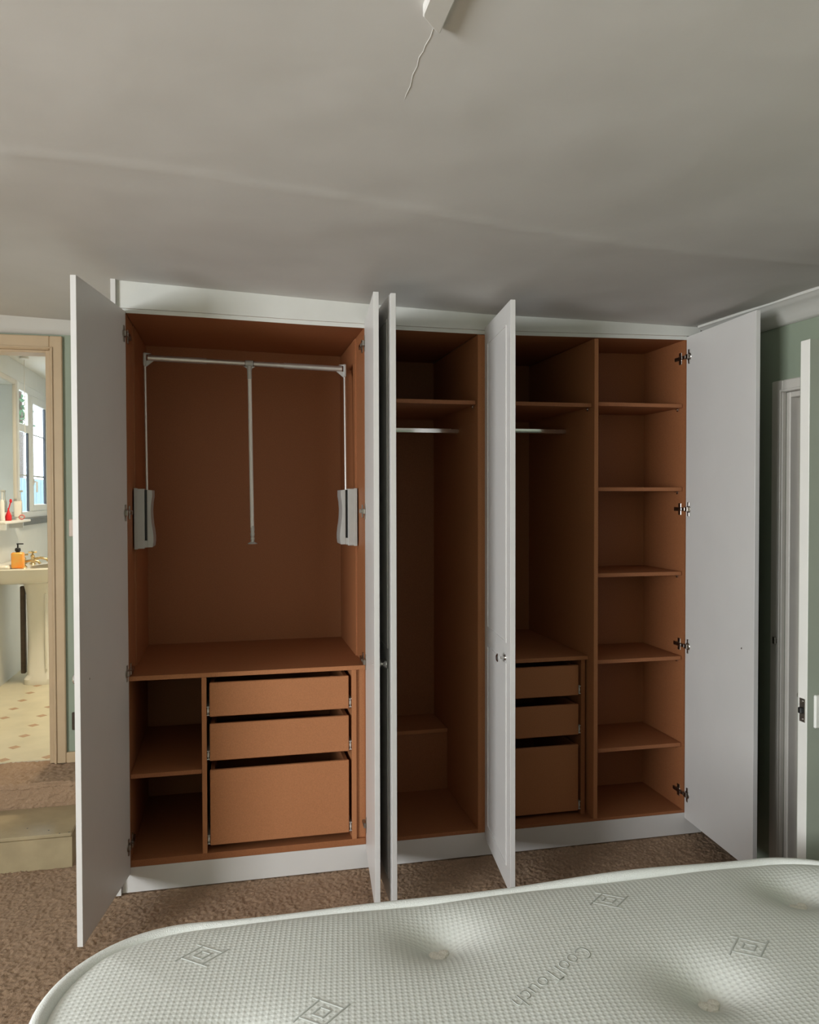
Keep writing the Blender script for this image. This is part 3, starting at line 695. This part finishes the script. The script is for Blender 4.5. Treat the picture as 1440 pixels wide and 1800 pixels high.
# embossed diamonds and lettering, lying on the surface
def emboss(name, polys, h=.0009, sub=.006):
    bm = bmesh.new()
    for (ax, ay), (bx_, by_), wd in polys:
        L = math.hypot(bx_ - ax, by_ - ay); n = max(2, int(L / sub)); ux, uy = (bx_ - ax) / L, (by_ - ay) / L; vx, vy = -uy * wd / 2, ux * wd / 2
        prev = None
        for k in range(n + 1):
            x = ax + ux * L * k / n; y = ay + uy * L * k / n
            pr = []
            for s, hh_ in ((-1.5, -.0006), (-.6, h), (.6, h), (1.5, -.0006)):
                px_, py_ = x + vx * s, y + vy * s; pr.append(bm.verts.new((px_, py_, float(msurf(px_, py_)) + hh_)))
            if prev:
                for q in range(3): bm.faces.new((prev[q], pr[q], pr[q + 1], prev[q + 1]))
            prev = pr
    return finish(name, bm, M_EMB, mt, smooth=True)
for cx, cy, tl in ((.321, -1.619, 0), (1.163, -1.601, 0), (1.338, -1.829, 0), (.522, -1.838, 0), (.60, -2.10, 0), (1.45, -2.1, 0)):
    a_, b_ = .038, .033
    P4 = [(cx + a_, cy), (cx, cy + b_), (cx - a_, cy), (cx, cy - b_)]; Q4 = [(cx + a_ * .42, cy), (cx, cy + b_ * .42), (cx - a_ * .42, cy), (cx, cy - b_ * .42)]
    segs = []
    for i in range(4):
        p, q = P4[i], P4[(i + 1) % 4]; ex_, ey_ = q[0] + (q[0] - p[0]) * .28, q[1] + (q[1] - p[1]) * .28
        segs.append((p, (ex_, ey_), .0036)); segs.append((Q4[i], Q4[(i + 1) % 4], .0036))
    emboss('embossed_diamond', segs)
cu = bpy.data.curves.new('t', 'FONT'); cu.body = 'CoolTouch'; cu.size = .050; cu.shear = .25; cu.extrude = .0; cu.space_character = 1.0; cu.fill_mode = 'FRONT'
cu.offset = -.0012
to = bpy.data.objects.new('t', cu); COL.objects.link(to); bpy.context.view_layer.update()
dm = bpy.context.evaluated_depsgraph_get(); tm = bpy.data.meshes.new_from_object(to.evaluated_get(dm)); bpy.data.objects.remove(to)
bm = bmesh.new(); bm.from_mesh(tm)
r = bmesh.ops.extrude_face_region(bm, geom=list(bm.faces)); upv = [v for v in r['geom'] if isinstance(v, bmesh.types.BMVert)]
for v in upv: v.co.z = .0009
wdt = max(v.co.x for v in bm.verts); sc = .232 / wdt
td = Vector((-.191, -.128, 0)).normalized(); tu = Vector((-td.y, td.x, 0)); t0 = Vector((1.030, -1.752, 0))
for v in bm.verts:
    p = t0 + td * (v.co.x * sc) + tu * (v.co.y * sc); hz = v.co.z
    v.co = Vector((p.x, p.y, float(msurf(p.x, p.y)) + hz - .0002))
finish('embossed_lettering', bm, M_EMB, mt)
bd = thing('divan_base', 'grey fabric divan base under the mattress', 'bed base', (.95, -2.16, 0))
B('base', [(MX0 + .02, MX1 - .02, MY0 + .02, MY1 - .02, .05, .379)], M_DIVAN, bd, bevel=.02)
for x in (MX0 + .12, MX1 - .12):
    for y in (MY0 + .12, MY1 - .12):
        bm = bmesh.new(); lathe(bm, (x, y, -.004), [(.022, 0), (.025, .01), (.022, .056)], 14); finish('foot', bm, M_BLACK, bd, smooth=True)

# ================================================================== BATHROOM
BX, BZ, BC, BY = -1.12, .248, 2.48, 4.35
bf = struct(B('floor_bathroom', [(BX - .1, .5, YB + .06, BY + .1, BZ - .08, BZ)], M_VINYL))
bm0 = None
for i in range(-1, 4):
    for j in range(0, 13):
        x, y = -.295 - .197 * i - .197 + .0, .956 + .1965 * j
        if x < BX + .04: continue
        bm = bmesh.new(); prism(bm, [(.030, 0), (0, .030), (-.030, 0), (0, -.030)], lambda a, b, h: Vector((x + a, y + b, h)), BZ, BZ + .0006)
        finish('floor_diamond', bm, M_DIAM, bf)
WY0, WY1, WZ0, WZ1 = 3.07, 4.05, 1.345, 2.345
struct(B('wall_bathroom_left', [(BX - .022, BX, YB + .1, WY0, BZ - .1, BC), (BX - .022, BX, WY1, BY + .1, BZ - .1, BC), (BX - .022, BX, WY0, WY1, BZ - .1, WZ0), (BX - .022, BX, WY0, WY1, WZ1, BC)], M_BWALL))
struct(B('wall_bathroom_far', [(BX - .1, .5, BY, BY + .1, BZ - .1, BC)], M_BWALL))
struct(B('wall_bathroom_right', [(.4, .5, YB + .1, BY, BZ - .1, BC)], M_BWALL))
struct(B('ceiling_bathroom', [(BX - .1, .5, YB + .05, BY + .1, BC, BC + .08)], M_BCEIL))
# window: frame, clear top light, ribbed panes
xo = BX - .018
win = struct(B('window_1', [(xo, BX + .002, WY0, WY0 + .05, WZ0, WZ1), (xo, BX + .002, WY1 - .05, WY1, WZ0, WZ1), (xo, BX + .002, WY0 + .05, WY1 - .05, WZ0, WZ0 + .05), (xo, BX + .002, WY0 + .05, WY1 - .05, WZ1 - .06, WZ1), (xo, BX + .002, 3.38, 3.47, WZ0 + .05, WZ1 - .06), (xo, BX + .002, WY0 + .05, 3.38, 1.985, 2.045)], M_UPVC, bevel=.004), 'white framed bathroom window with ribbed panes', 'window')
B('casement_frame', [(xo + .004, BX + .006, 3.47, 3.52, WZ0 + .05, WZ1 - .06), (xo + .004, BX + .006, 3.95, 4.0, WZ0 + .05, WZ1 - .06), (xo + .004, BX + .006, 3.52, 3.95, WZ0 + .05, WZ0 + .10), (xo + .004, BX + .006, 3.52, 3.95, WZ1 - .12, WZ1 - .06)], M_UPVC, win, bevel=.003)
B('gasket', [(xo + .006, BX + .003, 3.92, 3.95, WZ0 + .1, WZ1 - .12), (xo + .006, BX + .003, 3.36, 3.38, WZ0 + .05, 1.985)], M_GASKET, win)
B('glazing_bar', [(xo + .003, xo + .007, WY0 + .05, 3.38, 1.66, 1.672), (xo + .003, xo + .007, 3.52, 3.95, 1.66, 1.672), (xo + .003, xo + .007, 3.52, 3.95, 1.985, 1.993)], M_SILV, win)
B('pane', [(xo + .002, xo + .0045, WY0 + .05, 3.38, 2.045, WZ1 - .06)], M_GLASS, win)
B('pane', [(xo + .002, xo + .0045, WY0 + .05, 3.38, WZ0 + .05, 1.985)], M_FROST, win)
B('pane', [(xo + .002, xo + .0045, 3.52, 3.95, WZ0 + .1, WZ1 - .12)], M_FROST, win)
bm = bmesh.new(); bx(bm, BX + .004, BX + .014, 3.478, 3.505, 1.60, 1.64); tube(bm, [(BX + .014, 3.49, 1.62), (BX + .034, 3.49, 1.62), (BX + .034, 3.49, 1.54)], .007, 8); finish('window_handle', bm, M_PLASTIC, win, smooth=True)
B('window_sill', [(BX - .015, BX + .03, WY0 - .01, WY1 + .01, WZ0 - .05, WZ0 - .002)], M_SLATE, win, bevel=.002)
# outdoors beyond that window: a pale blue fence and a tree
fe = thing('garden_fence', 'pale blue board fence seen through the bathroom window', 'fence', (-2.6, 10.9, -.4))
for k in range(26):
    y = 7.0 + k * .30
    B('board', [(-2.62, -2.60, y, y + .285, -.4, 1.78)], M_LBLUE, fe)
B('rail', [(-2.66, -2.62, 7.0, 14.8, 1.3, 1.38)], M_LBLUE, fe)
tree = thing('garden_tree', 'bare branched tree outside the bathroom window', 'tree', (-3.38, 12.6, -.4))
bm = bmesh.new(); random.seed(9)
tube(bm, [(-3.38, 12.6, -.4), (-3.40, 12.6, 1.4), (-3.37, 12.62, 2.6), (-3.38, 12.6, 4.4)], [.09, .07, .05, .02], 8)
def branch(p, d_, r, n):
    if n == 0: return
    q = p + d_; tube(bm, [p, (p + q) / 2 + Vector((random.uniform(-.05, .05),) * 3), q], [r, r * .8, r * .6], 6)
    for _ in range(3): branch(q, (d_ + Vector((random.uniform(-.12, .10), random.uniform(-.4, .4), random.uniform(-.2, .25)))) * .78, r * .6, n - 1)
for k in range(7): branch(Vector((-3.38, 12.6, 2.75 + k * .14)), Vector((random.uniform(-.12, .10), random.uniform(-.5, .5), random.uniform(.0, .25))), .028, 3)
finish('trunk', bm, M_BARK, tree)
bm = bmesh.new()
for k in range(150):
    c = Vector((-3.37 + random.gauss(0, .07), 12.6 + random.gauss(0, .3), 3.05 + random.gauss(0, .22))); a_ = Vector((random.uniform(-1, 1), random.uniform(-1, 1), random.uniform(-1, 1))).normalized() * .06; b_ = a_.orthogonal().normalized() * .03
    bm.faces.new([bm.verts.new(c + a_), bm.verts.new(c + b_), bm.verts.new(c - a_), bm.verts.new(c - b_)])
lv = finish('leaves', bm, M_LEAFG, tree); lv['kind'] = 'stuff'

# unseen lamp, added as warm fill light for the bathroom
bl = thing('bathroom_added_lamp', 'unseen round opal lamp added as warm fill in the bathroom', 'lamp', (-.35, 2.0, BC))
bm = bmesh.new(); lathe(bm, (-.35, 2.0, BC), [(.13, 0), (.13, -.02), (.12, -.05), (.08, -.075), (.01, -.085)], 24); finish('fill_lamp_shade', bm, M_PLASTIC, bl, smooth=True)
l_ = bpy.data.lights.new('bathroom_warm_fill', 'AREA'); l_.shape = 'DISK'; l_.size = .24; l_.energy = 26; l_.color = (1.0, .84, .60)
lo_ = bpy.data.objects.new('bathroom_warm_fill', l_); COL.objects.link(lo_); lo_.location = (-.35, 2.0, BC - .095)

# washbasin on pedestal, against the left wall
BYC = 2.66
wb_ = thing('washbasin', 'cream ceramic pedestal washbasin in the bathroom', 'washbasin', (-.93, BYC, BZ))
bm = bmesh.new()
def dring(z, px, hw, inset=0.0, x0=BX + .002):
    pts = []
    for k in range(28):
        t = -math.pi / 2 + math.pi * k / 27; c_, s_ = math.cos(t), math.sin(t)
        xx = x0 + inset + (px - inset * 2) * (abs(c_) ** .45); yy = BYC + (hw - inset) * (abs(s_) ** .75) * (1 if s_ > 0 else -1)
        pts.append(bm.verts.new((xx, yy, z)))
    return pts
rings = [dring(.925, .30, .13), dring(.935, .36, .18), dring(.965, .43, .235), dring(1.005, .455, .255), dring(1.03, .465, .265), dring(1.038, .462, .262), dring(1.038, .44, .24, .0)]
for A, Q in zip(rings, rings[1:]):
    for i in range(28): bm.faces.new((A[i], A[(i + 1) % 28], Q[(i + 1) % 28], Q[i]))
bm.faces.new(rings[0][::-1])
bowl = []
for z, s in ((1.036, .19), (1.0, .17), (.965, .13), (.95, .05)):
    bowl.append([bm.verts.new((-.86 + s * .8 * math.cos(t), BYC + s * math.sin(t), z)) for t in [2 * math.pi * k / 28 - math.pi / 2 for k in range(28)]])
rt = rings[-1]
for i in range(28): bm.faces.new((rt[i], rt[(i + 1) % 28], bowl[0][(i + 1) % 28], bowl[0][i]))
for A, Q in zip(bowl, bowl[1:]):
    for i in range(28): bm.faces.new((A[i], A[(i + 1) % 28], Q[(i + 1) % 28], Q[i]))
bm.faces.new(bowl[-1]); finish('basin', bm, M_CERAM, wb_, smooth=True)
B('splash_ledge', [(BX + .001, BX + .10, BYC - .25, BYC + .25, 1.03, 1.062)], M_CERAM, wb_, bevel=.012, smooth=True)
bm = bmesh.new(); prs = []
for z, hx, hy in ((BZ, .105, .115), (BZ + .035, .105, .115), (BZ + .06, .085, .095), (.55, .078, .088), (.85, .085, .10), (.93, .10, .13)):
    prs.append([bm.verts.new((-.885 + hx * (abs(math.cos(t)) ** .6) * (1 if math.cos(t) > 0 else -1), BYC + hy * (abs(math.sin(t)) ** .6) * (1 if math.sin(t) > 0 else -1), z)) for t in [2 * math.pi * k / 24 for k in range(24)]])
for A, Q in zip(prs, prs[1:]):
    for i in range(24): bm.faces.new((A[i], A[(i + 1) % 24], Q[(i + 1) % 24], Q[i]))
bm.faces.new(prs[0][::-1]); bm.faces.new(prs[-1]); finish('pedestal', bm, M_CERAM, wb_, smooth=True)
B('pedestal_flute', [(-.845, -.830, BYC - .100, BYC - .085, BZ + .1, .86)], M_CERAM, wb_, bevel=.004)
B('pipe_casing', [(-1.016, -.986, BYC - .01, BYC + .03, BZ + .06, .90)], M_COPPER, wb_, bevel=.004)
for yy in (BYC - .11, BYC + .13):
    bm = bmesh.new(); X0 = BX + .155
    lathe(bm, (X0, yy, 1.036), [(.022, 0), (.020, .008), (.012, .014), (.011, .05), (.015, .056), (.012, .066), (.006, .070), (.006, .085)], 14)
    for a0 in range(4): tube(bm, [(X0, yy, 1.118), (X0 + .026 * math.cos(a0 * 1.571 + .4), yy + .026 * math.sin(a0 * 1.571 + .4), 1.122)], [.005, .007], 8)
    tube(bm, [(X0, yy, 1.072), (X0 + .05, yy, 1.082), (X0 + .09, yy, 1.074), (X0 + .10, yy, 1.058)], [.010, .010, .009, .009], 10)
    finish('tap', bm, M_BRASS, wb_, smooth=True)
# soap dispenser on the near rim
sx_, sy_, sz_ = -.975, 2.452, 1.0385
sp = thing('soap_dispenser', 'clear bottle of orange hand soap with black pump on the washbasin', 'soap bottle', (sx_, sy_, sz_))
B('bottle', [(sx_ - .040, sx_ + .036, sy_ - .022, sy_ + .022, sz_, sz_ + .105)], M_ORANGE, sp, bevel=.008, smooth=True)
bm = bmesh.new(); lathe(bm, (sx_ - .002, sy_, sz_ + .105), [(.012, 0), (.013, .006), (.017, .008), (.018, .020), (.014, .028), (.005, .030), (.005, .050), (.008, .051), (.008, .058), (.003, .059)], 14)
bx(bm, sx_ - .006, sx_ + .032, sy_ - .004, sy_ + .004, sz_ + .156, sz_ + .163); finish('pump', bm, M_BLACK, sp, smooth=True)
# mirror, shelf and toiletries
mi = thing('bathroom_mirror', 'cream framed mirror above the washbasin', 'mirror', (BX, 2.65, 1.36))
my0, my1, mz0, mz1 = 2.30, 3.0, 1.37, 2.335
B('frame', [(BX, BX + .02, my0, my0 + .04, mz0, mz1), (BX, BX + .02, my1 - .05, my1, mz0, mz1), (BX, BX + .02, my0 + .04, my1 - .05, mz0, mz0 + .03), (BX, BX + .02, my0 + .04, my1 - .05, mz1 - .035, mz1)], M_FRAME, mi, bevel=.004)
B('glass', [(BX + .001, BX + .008, my0 + .035, my1 - .045, mz0 + .025, mz1 - .03)], M_MIRROR, mi)
sh = thing('bathroom_shelf', 'narrow white shelf under the bathroom mirror', 'shelf', (BX, 2.6, 1.33))
B('board', [(BX, BX + .115, 2.28, 2.93, 1.330, 1.347)], M_PLASTIC, sh, bevel=.004)
for y in (2.4, 2.82): B('bracket', [(BX, BX + .09, y - .006, y + .006, 1.29, 1.331)], M_CHROME, sh)
def toilet(name, label, cat, u_x, y, prof, m_, n=14):
    t = thing(name, label, cat, (u_x, y, 1.347)); bm = bmesh.new(); lathe(bm, (u_x, y, 1.347), prof, n); return t, finish('body', bm, m_, t, smooth=True)
t, _ = toilet('red_bottle', 'red teardrop bottle on the bathroom shelf', 'bottle', -1.058, 2.560, [(.017, 0), (.021, .006), (.020, .03), (.012, .052), (.006, .068), (.004, .085)], M_RED)
bm = bmesh.new(); tube(bm, [(-1.056, 2.56, 1.425), (-1.044, 2.56, 1.47)], .004, 8); lathe(bm, (-1.043, 2.56, 1.465), [(.005, 0), (.009, .008), (.007, .022), (.002, .026)], 10); finish('nozzle', bm, M_RED, t)
t, _ = toilet('electric_toothbrush', 'white electric toothbrush standing nearest the edge of the photo', 'toothbrush', -1.088, 2.53, [(.017, 0), (.018, .01), (.014, .04), (.013, .12), (.009, .135), (.004, .14), (.0035, .195)], M_PLASTIC)
bm = bmesh.new(); bx(bm, -1.096, -1.074, 2.525, 2.535, 1.538, 1.550); finish('brush_head', bm, M_SILV, t, bevel=.002)
t, _ = toilet('toothbrush', 'grey-headed electric toothbrush against the window', 'toothbrush', -1.062, 2.885, [(.016, 0), (.017, .01), (.013, .04), (.012, .12), (.008, .135), (.004, .14), (.0035, .195)], M_SILV)
bm = bmesh.new(); bx(bm, -1.068, -1.044, 2.88, 2.89, 1.538, 1.550); finish('brush_head', bm, M_SILV, t, bevel=.002)
t = thing('toothpaste_tube', 'white toothpaste tube standing on its cap', 'toothpaste', (-1.06, 2.80, 1.347))
bm = bmesh.new(); lathe(bm, (-1.06, 2.80, 1.347), [(.014, 0), (.014, .018), (.012, .02)], 14); finish('cap', bm, M_PLASTIC, t, smooth=True)
bm = bmesh.new(); r0 = [bm.verts.new((-1.06 + .022 * math.cos(a), 2.80 + .02 * math.sin(a), 1.367)) for a in [2 * math.pi * k / 16 for k in range(16)]]
r1 = [bm.verts.new((-1.06 + .028 * math.cos(a), 2.80 + .003 * math.sin(a), 1.475)) for a in [2 * math.pi * k / 16 for k in range(16)]]
for i in range(16): bm.faces.new((r0[i], r0[(i + 1) % 16], r1[(i + 1) % 16], r1[i]))
bm.faces.new(r0[::-1]); bm.faces.new(r1); finish('body', bm, M_PLASTIC, t, smooth=True)
t = thing('tape_roll', 'small pink ring lying on edge on the bathroom shelf', 'ring', (-1.02, 2.745, 1.347))
bm = bmesh.new(); tube(bm, [(-1.02 + .017 * math.cos(a), 2.745, 1.366 + .014 * math.sin(a)) for a in [2 * math.pi * k / 20 for k in range(21)]], .005, 8, cap=False); finish('body', bm, mat('pink_plastic', (.62, .22, .2), .4, noise=.05), t, smooth=True)
pc = thing('light_pull', 'thin white light-pull cord hanging from the bathroom ceiling', 'cord', (-.80, 2.1, 1.7))
bm = bmesh.new(); tube(bm, [(-1.02, 2.86, BC), (-1.02, 2.86, 1.62)], .0022, 6); finish('cord', bm, M_PLASTIC, pc)
bm = bmesh.new(); lathe(bm, (-1.02, 2.86, BC - .022), [(.03, .022), (.03, .008), (.012, 0)], 16); finish('ceiling_rose', bm, M_PLASTIC, pc, smooth=True)
